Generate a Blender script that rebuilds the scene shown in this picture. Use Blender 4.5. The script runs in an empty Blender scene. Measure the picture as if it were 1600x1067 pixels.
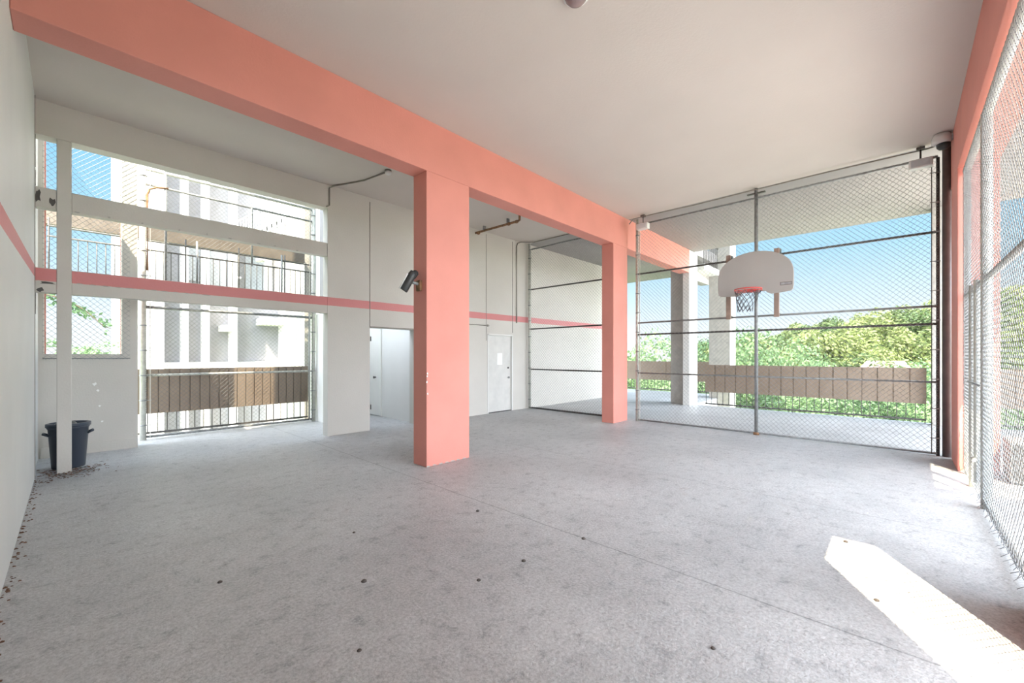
import bpy, bmesh, math, random
from mathutils import Vector, Matrix
random.seed(7)
S = bpy.context.scene
COL = S.collection
PI = math.pi

# ------------------------------------------------------------------ camera
cd = bpy.data.cameras.new('camera'); cam = bpy.data.objects.new('camera', cd); COL.objects.link(cam)
HEAD = math.atan2(609, 648)                       # heading of the view from +X
cam.location = (0, 0, 1.6)
cam.rotation_euler = (PI/2, 0, HEAD - PI/2)
cd.sensor_width = 36; cd.lens = 36*648/1600
cd.shift_y = 21.5/1600
cd.clip_start = 0.05; cd.clip_end = 600
S.camera = cam

# ------------------------------------------------------------------ light
S.view_settings.view_transform = 'Standard'; S.view_settings.look = 'None'
S.view_settings.gamma = 1; S.view_settings.use_curve_mapping = False
S.view_settings.exposure = 2.25
SUN_AZ = Vector((-0.86, -0.51, 0)).normalized(); SUN_EL = math.radians(57)
SUN = (SUN_AZ*math.cos(SUN_EL) + Vector((0, 0, math.sin(SUN_EL)))).normalized()
w = bpy.data.worlds.new('sky'); S.world = w; w.use_nodes = True
nt = w.node_tree; nt.nodes.clear()
def N(nt, t, **k):
    n = nt.nodes.new(t)
    for a, b in k.items(): setattr(n, a, b)
    return n
out = N(nt, 'ShaderNodeOutputWorld'); bg = N(nt, 'ShaderNodeBackground')
tc = N(nt, 'ShaderNodeTexCoord'); sep = N(nt, 'ShaderNodeSeparateXYZ')
ramp = N(nt, 'ShaderNodeValToRGB')
els = ramp.color_ramp.elements
els[0].position = 0.0; els[0].color = (0.24, 0.25, 0.255, 1)
els[1].position = 0.75; els[1].color = (0.035, 0.125, 0.235, 1)
for p, c in ((0.06, (0.21, 0.235, 0.25, 1)), (0.2, (0.11, 0.185, 0.235, 1)), (0.4, (0.055, 0.145, 0.23, 1))):
    e = els.new(p); e.color = c
dot = N(nt, 'ShaderNodeVectorMath', operation='DOT_PRODUCT')
glow_dir = Vector((-0.62, -0.78, 0.28)).normalized()   # sunward side of the sky, exaggerated glow added to light the bay
dot.inputs[1].default_value = glow_dir
mr = N(nt, 'ShaderNodeMapRange'); mr.interpolation_type = 'SMOOTHSTEP'
mr.inputs['From Min'].default_value = -0.35; mr.inputs['From Max'].default_value = 0.75
mix = N(nt, 'ShaderNodeMix', data_type='RGBA', blend_type='ADD'); mix.inputs['Factor'].default_value = 1
fill_glow = N(nt, 'ShaderNodeMix', data_type='RGBA')
fill_glow.inputs['A'].default_value = (0, 0, 0, 1); fill_glow.inputs['B'].default_value = (2.25, 2.4, 2.6, 1)
L = nt.links.new
L(tc.outputs['Generated'], sep.inputs[0]); L(sep.outputs['Z'], ramp.inputs[0])
L(tc.outputs['Generated'], dot.inputs[0]); L(dot.outputs['Value'], mr.inputs['Value'])
L(mr.outputs['Result'], fill_glow.inputs['Factor'])
L(ramp.outputs['Color'], mix.inputs['A']); L(fill_glow.outputs['Result'], mix.inputs['B'])
L(mix.outputs['Result'], bg.inputs['Color']); bg.inputs['Strength'].default_value = 1.0
L(bg.outputs[0], out.inputs[0])
sd = bpy.data.lights.new('sun', 'SUN'); sd.energy = 4.2; sd.angle = math.radians(0.3); sd.color = (1, 0.87, 0.64)
sun = bpy.data.objects.new('sun', sd); COL.objects.link(sun)
sun.rotation_euler = SUN.to_track_quat('Z', 'Y').to_euler(); sun.location = (-8, -6, 20)

# ------------------------------------------------------------------ materials
def mat(name, col, rough=0.7, metal=0.0, var=0.06, scale=3.0, bump=0.0, bscale=40.0, spec=0.4, var2=0.0):
    m = bpy.data.materials.new(name); m.use_nodes = True
    t = m.node_tree; b = t.nodes['Principled BSDF']
    b.inputs['Roughness'].default_value = rough; b.inputs['Metallic'].default_value = metal
    b.inputs['Specular IOR Level'].default_value = spec
    c = N(t, 'ShaderNodeTexCoord')
    n = N(t, 'ShaderNodeTexNoise'); n.inputs['Scale'].default_value = scale; n.inputs['Detail'].default_value = 6
    t.links.new(c.outputs['Object'], n.inputs['Vector'])
    r = N(t, 'ShaderNodeValToRGB')
    r.color_ramp.elements[0].position = 0.3; r.color_ramp.elements[1].position = 0.7
    r.color_ramp.elements[0].color = tuple(max(0, x*(1-var)) for x in col) + (1,)
    r.color_ramp.elements[1].color = tuple(min(1, x*(1+var)) for x in col) + (1,)
    t.links.new(n.outputs['Fac'], r.inputs[0]); t.links.new(r.outputs[0], b.inputs['Base Color'])
    if bump:
        n2 = N(t, 'ShaderNodeTexNoise'); n2.inputs['Scale'].default_value = bscale; n2.inputs['Detail'].default_value = 4
        t.links.new(c.outputs['Object'], n2.inputs['Vector'])
        bp = N(t, 'ShaderNodeBump'); bp.inputs['Strength'].default_value = bump; bp.inputs['Distance'].default_value = 0.01
        t.links.new(n2.outputs['Fac'], bp.inputs['Height']); t.links.new(bp.outputs[0], b.inputs['Normal'])
    return m

CREAM = (0.60, 0.575, 0.53); PINK = (0.68, 0.27, 0.22); STRIPE = (0.64, 0.25, 0.25)
M = {}
M['pink'] = mat('coral_paint', PINK, 0.6, var=0.05, scale=1.5, bump=0.25)
M['pink_dull'] = mat('coral_paint_aged', (0.72, 0.30, 0.28), 0.6, var=0.08, scale=4, bump=0.25)
M['cream'] = mat('cream_paint', CREAM, 0.65, var=0.04, scale=1.2, bump=0.25)
M['white_wall'] = mat('white_paint', (0.76, 0.755, 0.73), 0.6, var=0.03, scale=1.2, bump=0.2)
M['door_white'] = mat('white_door_paint', (0.80, 0.80, 0.77), 0.45, var=0.03, scale=2)
M['door_grey'] = mat('pale_door_paint', (0.66, 0.65, 0.62), 0.5, var=0.06, scale=5)
M['ceil'] = mat('ceiling_paint', (0.64, 0.585, 0.54), 0.75, var=0.025, scale=0.8, bump=0.2)
M['soffit'] = mat('shade_darkened_soffit', (0.32, 0.30, 0.29), 0.8, var=0.04, scale=1, bump=0.2)  # darker copy of the ceiling paint, terrace shade put into the colour
M['concrete'] = mat('bare_concrete', (0.42, 0.40, 0.37), 0.8, var=0.12, scale=6, bump=0.4)
M['galv'] = mat('galvanised_steel', (0.30, 0.31, 0.31), 0.5, 0.35, var=0.25, scale=14)
M['galv_light'] = mat('pale_galvanised_steel', (0.55, 0.55, 0.50), 0.5, 0.3, var=0.15, scale=14)
M['wire'] = mat('fence_wire', (0.33, 0.34, 0.34), 0.5, 0.3, var=0.2, scale=8)
M['dark_metal'] = mat('dark_steel', (0.10, 0.095, 0.09), 0.5, 0.4, var=0.2, scale=9)
M['brown_metal'] = mat('dark_brown_paint', (0.15, 0.12, 0.115), 0.5, 0.2, var=0.1, scale=9)
M['rust'] = mat('rusty_pipe', (0.27, 0.15, 0.08), 0.7, 0.2, var=0.5, scale=12)
M['conduit'] = mat('grey_conduit', (0.26, 0.24, 0.21), 0.6, 0.1, var=0.15, scale=10)
M['plastic_w'] = mat('white_plastic', (0.75, 0.75, 0.73), 0.4)
M['paper'] = mat('white_paper', (0.9, 0.9, 0.88), 0.8)
M['cam_dark'] = mat('dark_grey_plastic', (0.045, 0.048, 0.048), 0.35)
M['bin'] = mat('dark_bin_plastic', (0.045, 0.055, 0.075), 0.4)
M['board'] = mat('board_white', (0.37, 0.35, 0.33), 0.4, var=0.03, scale=2)
M['rim'] = mat('red_rim_paint', (0.60, 0.07, 0.06), 0.5, var=0.1)
M['cord'] = mat('net_cord', (0.10, 0.095, 0.11), 0.8)
M['wood'] = mat('weathered_wood', (0.30, 0.22, 0.18), 0.8, var=0.15, scale=8)
M['bwhite'] = mat('facade_white', (0.80, 0.79, 0.77), 0.7, var=0.03)
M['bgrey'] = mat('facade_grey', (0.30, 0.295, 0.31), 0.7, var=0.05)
M['glass'] = mat('window_dark', (0.40, 0.42, 0.45), 0.4)
M['gboard'] = mat('grey_box_paint', (0.30, 0.28, 0.26), 0.6, var=0.1)
M['trunk'] = mat('bark', (0.12, 0.09, 0.06), 0.9)
M['ground'] = mat('grass_ground', (0.12, 0.18, 0.06), 0.95, var=0.3, scale=0.15)
M['leaf_dead'] = mat('dead_leaves', (0.16, 0.09, 0.06), 0.9, var=0.4, scale=20)
M['stone'] = mat('pebble_dark', (0.10, 0.085, 0.075), 0.9)
M['shaded_conc'] = mat('shade_darkened_concrete', (0.17, 0.145, 0.12), 0.85, var=0.15, scale=5)  # concrete darkened in its colour to imitate the outer beam's shade
M['wire_dark'] = mat('darkened_fence_wire', (0.16, 0.16, 0.16), 0.5, 0.3)  # fence wire with backlit darkness put into the colour
M['bounce_lot'] = mat('pale_bounce_lot', (0.68, 0.65, 0.60), 0.9, var=0.1, scale=0.4)
M['roof_pink'] = mat('roof_pink', (0.30, 0.20, 0.18), 0.9)
M['soil'] = mat('dark_dirt', (0.10, 0.08, 0.07), 0.95, var=0.3, scale=15)

def leafmat(name, c1, c2):
    m = bpy.data.materials.new(name); m.use_nodes = True; t = m.node_tree; b = t.nodes['Principled BSDF']
    b.inputs['Roughness'].default_value = 0.6
    oi = N(t, 'ShaderNodeObjectInfo'); c = N(t, 'ShaderNodeTexCoord')
    n = N(t, 'ShaderNodeTexNoise'); n.inputs['Scale'].default_value = 1.6; n.inputs['Detail'].default_value = 4
    t.links.new(c.outputs['Object'], n.inputs['Vector'])
    ad = N(t, 'ShaderNodeMath', operation='ADD'); ml = N(t, 'ShaderNodeMath', operation='MULTIPLY')
    ml.inputs[1].default_value = 0.55
    t.links.new(oi.outputs['Random'], ml.inputs[0]); t.links.new(ml.outputs[0], ad.inputs[0]); t.links.new(n.outputs['Fac'], ad.inputs[1])
    r = N(t, 'ShaderNodeValToRGB'); r.color_ramp.elements[0].position = 0.4; r.color_ramp.elements[1].position = 0.95
    r.color_ramp.elements[0].color = c1 + (1,); r.color_ramp.elements[1].color = c2 + (1,)
    t.links.new(ad.outputs[0], r.inputs[0]); t.links.new(r.outputs[0], b.inputs['Base Color'])
    tr = N(t, 'ShaderNodeBsdfTranslucent'); t.links.new(r.outputs[0], tr.inputs[0])
    mx = N(t, 'ShaderNodeMixShader'); mx.inputs[0].default_value = 0.35
    t.links.new(b.outputs[0], mx.inputs[1]); t.links.new(tr.outputs[0], mx.inputs[2])
    t.links.new(mx.outputs[0], t.nodes['Material Output'].inputs[0])
    return m
M['leaf_hill'] = leafmat('hill_foliage', (0.055, 0.10, 0.035), (0.20, 0.24, 0.085))
M['leaf_near'] = leafmat('near_foliage', (0.055, 0.12, 0.05), (0.18, 0.28, 0.13))

def striped(name, base, axis_tilt=0.0, y0=8.25, z0=2.59, z1=2.755, x_stop=None):
    """painted wall with its coral stripe as a band of the paint"""
    m = mat(name, base, 0.62, var=0.035, scale=1.1, bump=0.25)
    t = m.node_tree; b = t.nodes['Principled BSDF']
    src = b.inputs['Base Color'].links[0].from_socket
    c = N(t, 'ShaderNodeTexCoord'); s = N(t, 'ShaderNodeSeparateXYZ'); t.links.new(c.outputs['Object'], s.inputs[0])
    # tilt: the stripe on the side wall runs slightly downhill towards the viewer
    m1 = N(t, 'ShaderNodeMath', operation='SUBTRACT'); t.links.new(s.outputs['Y'], m1.inputs[0]); m1.inputs[1].default_value = y0
    m2 = N(t, 'ShaderNodeMath', operation='MULTIPLY'); t.links.new(m1.outputs[0], m2.inputs[0]); m2.inputs[1].default_value = -axis_tilt
    zz = N(t, 'ShaderNodeMath', operation='ADD'); t.links.new(s.outputs['Z'], zz.inputs[0]); t.links.new(m2.outputs[0], zz.inputs[1])
    nz = N(t, 'ShaderNodeTexNoise'); nz.inputs['Scale'].default_value = 25; t.links.new(c.outputs['Object'], nz.inputs['Vector'])
    nm = N(t, 'ShaderNodeMath', operation='MULTIPLY_ADD'); nm.inputs[1].default_value = 0.012
    t.links.new(nz.outputs['Fac'], nm.inputs[0]); t.links.new(zz.outputs[0], nm.inputs[2])
    g = N(t, 'ShaderNodeMath', operation='GREATER_THAN'); g.inputs[1].default_value = z0
    l = N(t, 'ShaderNodeMath', operation='LESS_THAN'); l.inputs[1].default_value = z1
    t.links.new(nm.outputs[0], g.inputs[0]); t.links.new(nm.outputs[0], l.inputs[0])
    f = N(t, 'ShaderNodeMath', operation='MULTIPLY'); t.links.new(g.outputs[0], f.inputs[0]); t.links.new(l.outputs[0], f.inputs[1])
    mx = N(t, 'ShaderNodeMix', data_type='RGBA'); t.links.new(f.outputs[0], mx.inputs['Factor'])
    t.links.new(src, mx.inputs['A']); mx.inputs['B'].default_value = STRIPE + (1,)
    t.links.new(mx.outputs['Result'], b.inputs['Base Color'])
    return m
M['wall_stripe'] = striped('cream_paint_with_coral_stripe', CREAM)
M['left_stripe'] = striped('pale_paint_with_coral_stripe', (0.70, 0.70, 0.68), axis_tilt=0.040, y0=8.2, z0=2.625, z1=2.775)

def panelmat():
    """tan ribbed sheet: board seams drawn across the local Y/X position"""
    return mat('tan_board', (0.26, 0.20, 0.15), 0.7, var=0.08, scale=3)
M['tan'] = panelmat()

def floormat():
    m = bpy.data.materials.new('worn_concrete_floor'); m.use_nodes = True; t = m.node_tree; b = t.nodes['Principled BSDF']
    c = N(t, 'ShaderNodeTexCoord')
    def noise(s, d=6, r=0.6):
        n = N(t, 'ShaderNodeTexNoise'); n.inputs['Scale'].default_value = s; n.inputs['Detail'].default_value = d
        n.inputs['Roughness'].default_value = r; t.links.new(c.outputs['Object'], n.inputs['Vector']); return n
    def ramp(src, p):
        r = N(t, 'ShaderNodeValToRGB'); e = r.color_ramp.elements
        e[0].position = p[0][0]; e[0].color = p[0][1]; e[1].position = p[-1][0]; e[1].color = p[-1][1]
        for q in p[1:-1]: x = e.new(q[0]); x.color = q[1]
        t.links.new(src, r.inputs[0]); return r
    def mul(a, bb, f=1.0):
        x = N(t, 'ShaderNodeMix', data_type='RGBA', blend_type='MULTIPLY'); x.inputs['Factor'].default_value = f
        t.links.new(a, x.inputs['A']); t.links.new(bb, x.inputs['B']); return x.outputs['Result']
    base = ramp(noise(0.55, 8, 0.62).outputs['Fac'], [(0.3, (0.44, 0.44, 0.445, 1)), (0.5, (0.56, 0.56, 0.565, 1)), (0.72, (0.66, 0.66, 0.66, 1))])
    med = ramp(noise(7.0, 10, 0.8).outputs['Fac'], [(0.36, (0.60, 0.60, 0.61, 1)), (0.46, (0.91, 0.91, 0.91, 1)), (0.6, (1.0, 1.0, 1.0, 1))])
    fine = ramp(noise(45, 5, 0.75).outputs['Fac'], [(0.35, (0.66, 0.66, 0.66, 1)), (0.6, (1, 1, 1, 1))])
    pit = ramp(noise(14, 10, 0.85).outputs['Fac'], [(0.33, (0.40, 0.38, 0.37, 1)), (0.375, (1, 1, 1, 1))])
    x = mul(base.outputs[0], med.outputs[0]); x = mul(x, fine.outputs[0]); x = mul(x, pit.outputs[0])
    # reddish stains near the camera
    st = ramp(noise(1.7, 8, 0.8).outputs['Fac'], [(0.62, (1, 1, 1, 1)), (0.78, (0.86, 0.70, 0.66, 1))])
    x = mul(x, st.outputs[0])
    # saw-cut joints
    s = N(t, 'ShaderNodeSeparateXYZ'); t.links.new(c.outputs['Object'], s.inputs[0])
    wob = N(t, 'ShaderNodeMath', operation='MULTIPLY_ADD'); wob.inputs[1].default_value = 0.02
    t.links.new(noise(3, 2).outputs['Fac'], wob.inputs[0]); t.links.new(s.outputs['X'], wob.inputs[2])
    prod = None
    for jx, wd in ((3.08, 0.010), (5.46, 0.008), (7.6, 0.006), (11.5, 0.02)):
        a = N(t, 'ShaderNodeMath', operation='SUBTRACT'); t.links.new(wob.outputs[0], a.inputs[0]); a.inputs[1].default_value = jx
        ab = N(t, 'ShaderNodeMath', operation='ABSOLUTE'); t.links.new(a.outputs[0], ab.inputs[0])
        g = N(t, 'ShaderNodeMapRange'); t.links.new(ab.outputs[0], g.inputs['Value'])
        g.inputs['From Min'].default_value = wd*0.4; g.inputs['From Max'].default_value = wd
        g.inputs['To Min'].default_value = 0.62; g.inputs['To Max'].default_value = 1
        if prod is None: prod = g.outputs[0]
        else:
            p = N(t, 'ShaderNodeMath', operation='MULTIPLY'); t.links.new(prod, p.inputs[0]); t.links.new(g.outputs[0], p.inputs[1]); prod = p.outputs[0]
    cb = N(t, 'ShaderNodeCombineColor')
    for i in range(3): t.links.new(prod, cb.inputs[i])
    x = mul(x, cb.outputs[0])
    t.links.new(x, b.inputs['Base Color'])
    rr = N(t, 'ShaderNodeMapRange'); t.links.new(noise(2.2, 8, 0.7).outputs['Fac'], rr.inputs['Value'])
    rr.inputs['From Min'].default_value = 0.3; rr.inputs['From Max'].default_value = 0.7
    rr.inputs['To Min'].default_value = 0.34; rr.inputs['To Max'].default_value = 0.62
    t.links.new(rr.outputs[0], b.inputs['Roughness'])
    ba = N(t, 'ShaderNodeMath', operation='ADD'); t.links.new(noise(55, 5).outputs['Fac'], ba.inputs[0]); t.links.new(noise(7, 8).outputs['Fac'], ba.inputs[1])
    bp = N(t, 'ShaderNodeBump'); bp.inputs['Strength'].default_value = 0.5; bp.inputs['Distance'].default_value = 0.014
    t.links.new(ba.outputs[0], bp.inputs['Height']); t.links.new(bp.outputs[0], b.inputs['Normal'])
    return m
M['floor'] = floormat()

# ------------------------------------------------------------------ mesh helpers
class MB:
    def __init__(s): s.v = []; s.f = []; s.sm = []
    def box(s, x0, x1, y0, y1, z0, z1):
        if x0 > x1: x0, x1 = x1, x0
        if y0 > y1: y0, y1 = y1, y0
        n = len(s.v)
        s.v += [(x0,y0,z0),(x1,y0,z0),(x1,y1,z0),(x0,y1,z0),(x0,y0,z1),(x1,y0,z1),(x1,y1,z1),(x0,y1,z1)]
        for q in ((0,3,2,1),(4,5,6,7),(0,1,5,4),(1,2,6,5),(2,3,7,6),(3,0,4,7)): s.f.append([n+i for i in q]); s.sm.append(False)
        return s
    def tube(s, pts, r, seg=8, cap=True, smooth=True):
        pts = [Vector(p) for p in pts]; n0 = len(s.v); k = len(pts)
        rs = r if isinstance(r, (list, tuple)) else [r]*k
        for i, p in enumerate(pts):
            d = (pts[min(i+1, k-1)] - pts[max(i-1, 0)]).normalized()
            a = d.cross(Vector((0, 0, 1)))
            if a.length < 1e-3: a = d.cross(Vector((1, 0, 0)))
            a.normalize(); b = d.cross(a)
            for j in range(seg):
                t = 2*PI*j/seg; s.v.append(tuple(p + (a*math.cos(t) + b*math.sin(t))*rs[i]))
        for i in range(k-1):
            for j in range(seg):
                a0 = n0+i*seg+j; a1 = n0+i*seg+(j+1) % seg
                s.f.append([a0, a1, a1+seg, a0+seg]); s.sm.append(smooth)
        if cap:
            s.f.append([n0+j for j in range(seg)][::-1]); s.sm.append(False)
            s.f.append([n0+(k-1)*seg+j for j in range(seg)]); s.sm.append(False)
        return s
    def lathe(s, c, prof, seg=24):
        c = Vector(c); n0 = len(s.v); k = len(prof)
        for r, z in prof:
            for j in range(seg):
                t = 2*PI*j/seg; s.v.append((c.x+r*math.cos(t), c.y+r*math.sin(t), c.z+z))
        for i in range(k-1):
            for j in range(seg):
                a0 = n0+i*seg+j; a1 = n0+i*seg+(j+1) % seg
                s.f.append([a0, a1, a1+seg, a0+seg]); s.sm.append(True)
        s.f.append([n0+j for j in range(seg)][::-1]); s.sm.append(False)
        s.f.append([n0+(k-1)*seg+j for j in range(seg)]); s.sm.append(False)
        return s
    def wire(s, a, b, r):
        a = Vector(a); b = Vector(b); d = (b-a)
        if d.length < 0.02: return s
        d.normalize(); u = d.cross(Vector((0.37, 0.61, 0.2))).normalized(); w_ = d.cross(u); n = len(s.v)
        for p in (a, b):
            for j in range(3):
                t = 2*PI*j/3; s.v.append(tuple(p + (u*math.cos(t)+w_*math.sin(t))*r))
        for j in range(3):
            k = (j+1) % 3; s.f.append([n+j, n+k, n+3+k, n+3+j]); s.sm.append(True)
        return s
    def build(s, name, m, parent=None, bevel=0.0, loc=None):
        me = bpy.data.meshes.new(name); me.from_pydata(s.v, [], s.f)
        for p, q in zip(me.polygons, s.sm): p.use_smooth = q
        me.materials.append(M[m] if isinstance(m, str) else m)
        bm = bmesh.new(); bm.from_mesh(me); bmesh.ops.recalc_face_normals(bm, faces=bm.faces); bm.to_mesh(me); bm.free()
        me.update()
        o = bpy.data.objects.new(name, me); COL.objects.link(o)
        if parent is not None: o.parent = parent; o.matrix_parent_inverse = Matrix.Translation(parent.location).inverted() if parent.type == 'EMPTY' or parent.location.length else Matrix()
        if bevel:
            b = o.modifiers.new('bevel', 'BEVEL'); b.width = bevel; b.segments = 2; b.limit_method = 'ANGLE'
        return o
def wparent(parent):
    """matrix_parent_inverse so that child meshes keep their world coordinates"""
    return Matrix.Translation(-parent.location)
def box(*a): return MB().box(*a)
def thing(name, label, cat, loc=(0, 0, 0), group=None):
    o = bpy.data.objects.new(name, None); COL.objects.link(o); o.location = loc; o.empty_display_size = 0.2
    o['label'] = label; o['category'] = cat
    if group: o['group'] = group
    return o
def tag(o, label, cat, group=None, kind=None):
    o['label'] = label; o['category'] = cat
    if group: o['group'] = group
    if kind: o['kind'] = kind
    return o
def struct(o, label=None, cat=None):
    o['kind'] = 'structure'
    if label: o['label'] = label
    if cat: o['category'] = cat
    return o
def copy_tree(o, parent=None, dloc=(0, 0, 0)):
    c = o.copy(); COL.objects.link(c)
    if parent is None: c.location = Vector(o.location) + Vector(dloc)
    else: c.parent = parent
    for ch in list(o.children): copy_tree(ch, c)
    return c

def chain(o, u, W, z0, z1, sp=0.084, r=0.0025, off=0.003, tails=False, jit=0.0):
    """chain-link fabric from o along horizontal unit u, W wide, z0..z1: two families of wires, woven a hair apart"""
    mb = MB(); o = Vector(o); u = Vector(u); n = u.cross(Vector((0, 0, 1))); H = z1-z0
    k = 0
    c = sp*0.5
    while c < W+H:
        # rising family: a - b = c - H   (a along u, b up)
        a0 = max(0.0, c-H); b0 = a0-(c-H); a1 = min(W, c); b1 = a1-(c-H)
        mb.wire(o+u*a0+Vector((0, 0, z0+b0))+n*off, o+u*a1+Vector((0, 0, z0+b1))+n*off, r)
        # falling family: a + b = c
        a0 = max(0.0, c-H); b0 = c-a0; a1 = min(W, c); b1 = c-a1
        mb.wire(o+u*a0+Vector((0, 0, z0+b0))-n*off, o+u*a1+Vector((0, 0, z0+b1))-n*off, r)
        c += sp
    a = 0
    while a < W and tails:
        p = o+u*a+Vector((0, 0, z0)); q = p+u*random.uniform(-.03, .03)+n*random.uniform(-.05, .08)+Vector((0, 0, -min(z0-0.004, random.uniform(.02, .05))))
        mb.wire(p, q, r); a += sp*0.5
    # knuckled top edge
    a = 0
    while a < W-sp:
        p = o+u*a+Vector((0, 0, z1)); mb.wire(p, p+u*sp*0.5+Vector((0, 0, 0.018)), r); mb.wire(p+u*sp*0.5+Vector((0, 0, 0.018)), p+u*sp, r); a += sp
    return mb

# ------------------------------------------------------------------ setting: floor, ceiling, walls
CZ = 4.96
f = MB()
f.box(-2.5, 13.9, -4.5, 8.25, -0.3, 0)
f.box(-0.6, 13.9, 8.25, 10.9, -0.3, 0); f.box(13.9, 18.1, 5.0, 10.9, -0.3, 0)
struct(f.build('floor', 'floor'))
c = MB()
c.box(-0.6, 9.46, -0.56, 8.47, CZ, CZ+0.35)
c.box(1.85, 4.2, -4.2, -0.56, CZ, CZ+0.35); c.box(4.2, 7.4, -1.95, -0.56, CZ, CZ+0.35)  # outer slab strips, extents shaped to cut the sun patches on the floor
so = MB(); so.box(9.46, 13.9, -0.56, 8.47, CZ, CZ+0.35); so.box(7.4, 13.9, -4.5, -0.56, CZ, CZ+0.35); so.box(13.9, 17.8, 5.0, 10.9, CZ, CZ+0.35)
struct(so.build('terrace_soffit', 'soffit'), 'terrace soffit beyond the fence, colour darkened to imitate shade', 'ceiling')
struct(c.build('ceiling', 'ceil'))
up = MB(); up.box(-0.6, 13.9, -0.5, 8.4, CZ+0.35, 15)  # unseen upper storeys, added to shade the neighbouring wing
struct(up.build('wall_upper', 'cream'))
wl = MB(); wl.box(-0.60, -0.32, -4.5, 8.42, 0, CZ); wl.box(-0.60, -0.345, 8.42, 9.7, 0, 5.3)
struct(wl.build('wall_left', 'left_stripe'))
# rear wall of the bay: header over the openings, pier, lintel over the recess, long stretch with a door opening
YW = 8.25; YB = 8.47
wb = MB()
wb.box(-0.32, 3.47, YW, YB, 4.505, CZ)
wb.box(3.47, 4.36, YW, YB, 0, CZ)
wb.box(4.36, 5.48, YW, YB, 2.19, CZ)
wb.box(5.48, 7.80, YW, YB, 0, CZ); wb.box(7.80, 8.80, YW, YB, 2.19, CZ); wb.box(8.80, 14.9, YW, YB, 0, CZ)
struct(wb.build('wall_back', 'wall_stripe'))
# panel joint grooves on the rear wall
for x0, x1, z0, z1, nm in ((4.352, 4.368, 2.19, 4.86, 'trim_1'), (7.745, 7.757, 2.0, 4.9, 'trim_2'), (8.79, 8.802, 2.25, 4.9, 'trim_3')):
    struct(box(x0, x1, YW-0.006, YW, z0, z1).build(nm, 'conduit'))
struct(box(4.37, 5.45, YW-0.012, YW, 2.19, 2.215).build('trim_4', 'conduit'))
# recess behind the rear wall
rc = MB()
rc.box(5.56, 5.75, YB, 10.7, 0, 2.6); rc.box(4.10, 5.56, 10.6, 10.75, 0, 2.6)
rc.box(4.10, 4.30, 9.55, 10.6, 0, 2.6); rc.box(4.10, 4.30, YB, 9.55, 0, 2.6)
struct(rc.build('wall_recess', 'white_wall'))
# wall segment with the big rear window on the left
wp = MB()
wp.box(-0.60, 0.80, 9.70, 9.88, 0, 1.62); wp.box(0.60, 0.80, 9.70, 9.88, 1.62, 5.3); wp.box(-0.345, -0.285, 9.70, 9.88, 1.62, 5.3)
wp.box(-0.32, 0.80, 9.68, 9.70, 0, 0.17)
struct(wp.build('wall_rear', 'cream'))
j = MB(); j.box(-0.345, -0.27, 9.88, 9.98, 1.55, 5.3); j.box(0.595, 0.80, 9.88, 9.98, 1.55, 5.3)
struct(j.build('trim_5', 'pink'))

# right-hand coral beam and an unseen wall added to bound the floor sun patch
struct(MB().box(-0.32, 1.72, -0.95, -0.56, 0, CZ).build('wall_sun_block', 'cream'))
bR = tag(box(1.72, 9.44, -0.95, -0.56, 4.19, CZ).build('coral_beam', 'pink', bevel=0.008),
         'dark coral ceiling beam over the fence on the right edge', 'beam')
pR = tag(box(8.40, 9.30, -0.95, -0.56, 0, 4.19).build('coral_pillar', 'pink', bevel=0.008),
         'coral pillar by the right-hand fence, red near edge beside the basketball fence', 'pillar')
tag(box(3.40, 4.10, -0.95, -0.56, 0, 4.19).build('coral_pillar', 'pink', bevel=0.008),
    'coral pillar just outside the right edge beside the sunlit floor patch', 'pillar')
# middle coral beam with its pillars
ZB = 4.235
tag(box(-0.32, 13.5, 4.93, 5.26, ZB, CZ).build('coral_beam', 'pink', bevel=0.008),
    'long coral beam crossing the ceiling from upper left over the central pillars', 'beam')
p1 = tag(box(3.47, 4.27, 4.93, 5.26, 0, ZB).build('coral_pillar', 'pink', bevel=0.008),
    'large coral pillar in the middle of the court floor, camera on its side', 'pillar')
tag(box(8.72, 9.40, 4.93, 5.24, 0, ZB).build('coral_pillar', 'pink', bevel=0.008),
    'coral pillar where the basketball fence begins, second from the left', 'pillar')

# free-standing front column and the two cross beams in the plane of the rear wall
tag(box(-0.13, 0.01, YW, YW+0.16, 0, 4.505).build('concrete_post', 'cream', bevel=0.01),
    'slim cream post at far left standing in front of the dark bin', 'post')
ub = MB(); ub.box(-0.32, -0.13, YW+0.02, YW+0.17, 3.555, 3.82); ub.box(0.01, 3.47, YW+0.02, YW+0.17, 3.555, 3.82)
tag(ub.build('cross_beam', 'cream', bevel=0.008), 'upper plain cream cross beam between post and pier', 'beam')
lb = MB(); lb.box(-0.32, -0.13, YW+0.01, YW+0.17, 2.43, 2.755); lb.box(0.01, 3.47, YW+0.01, YW+0.17, 2.43, 2.755)
tag(lb.build('cross_beam', 'wall_stripe', bevel=0.006), 'lower cream cross beam with a coral painted upper half', 'beam')
def patch(name, m, x, y, z, rw, rh, parent, seed, ax='y'):
    rp = random.Random(seed); mb = MB(); n = 11
    for dd in (0, -.004):
        for i in range(n):
            a = 2*PI*i/n; q = rp.uniform(.45, 1.1) if dd == 0 else qs[i]
            if dd == 0:
                if i == 0: qs = []
                qs.append(q)
            mb.v.append((x+math.cos(a)*rw*q, y+dd, z+math.sin(a)*rh*q) if ax == 'y' else (x-dd, y+math.cos(a)*rw*q, z+math.sin(a)*rh*q))
    mb.f.append(list(range(n))); mb.f.append(list(range(n, 2*n))[::-1]); mb.sm += [False, False]
    for i in range(n): mb.f.append([i, (i+1) % n, n+(i+1) % n, n+i]); mb.sm.append(False)
    return mb.build(name, m, parent)
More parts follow.
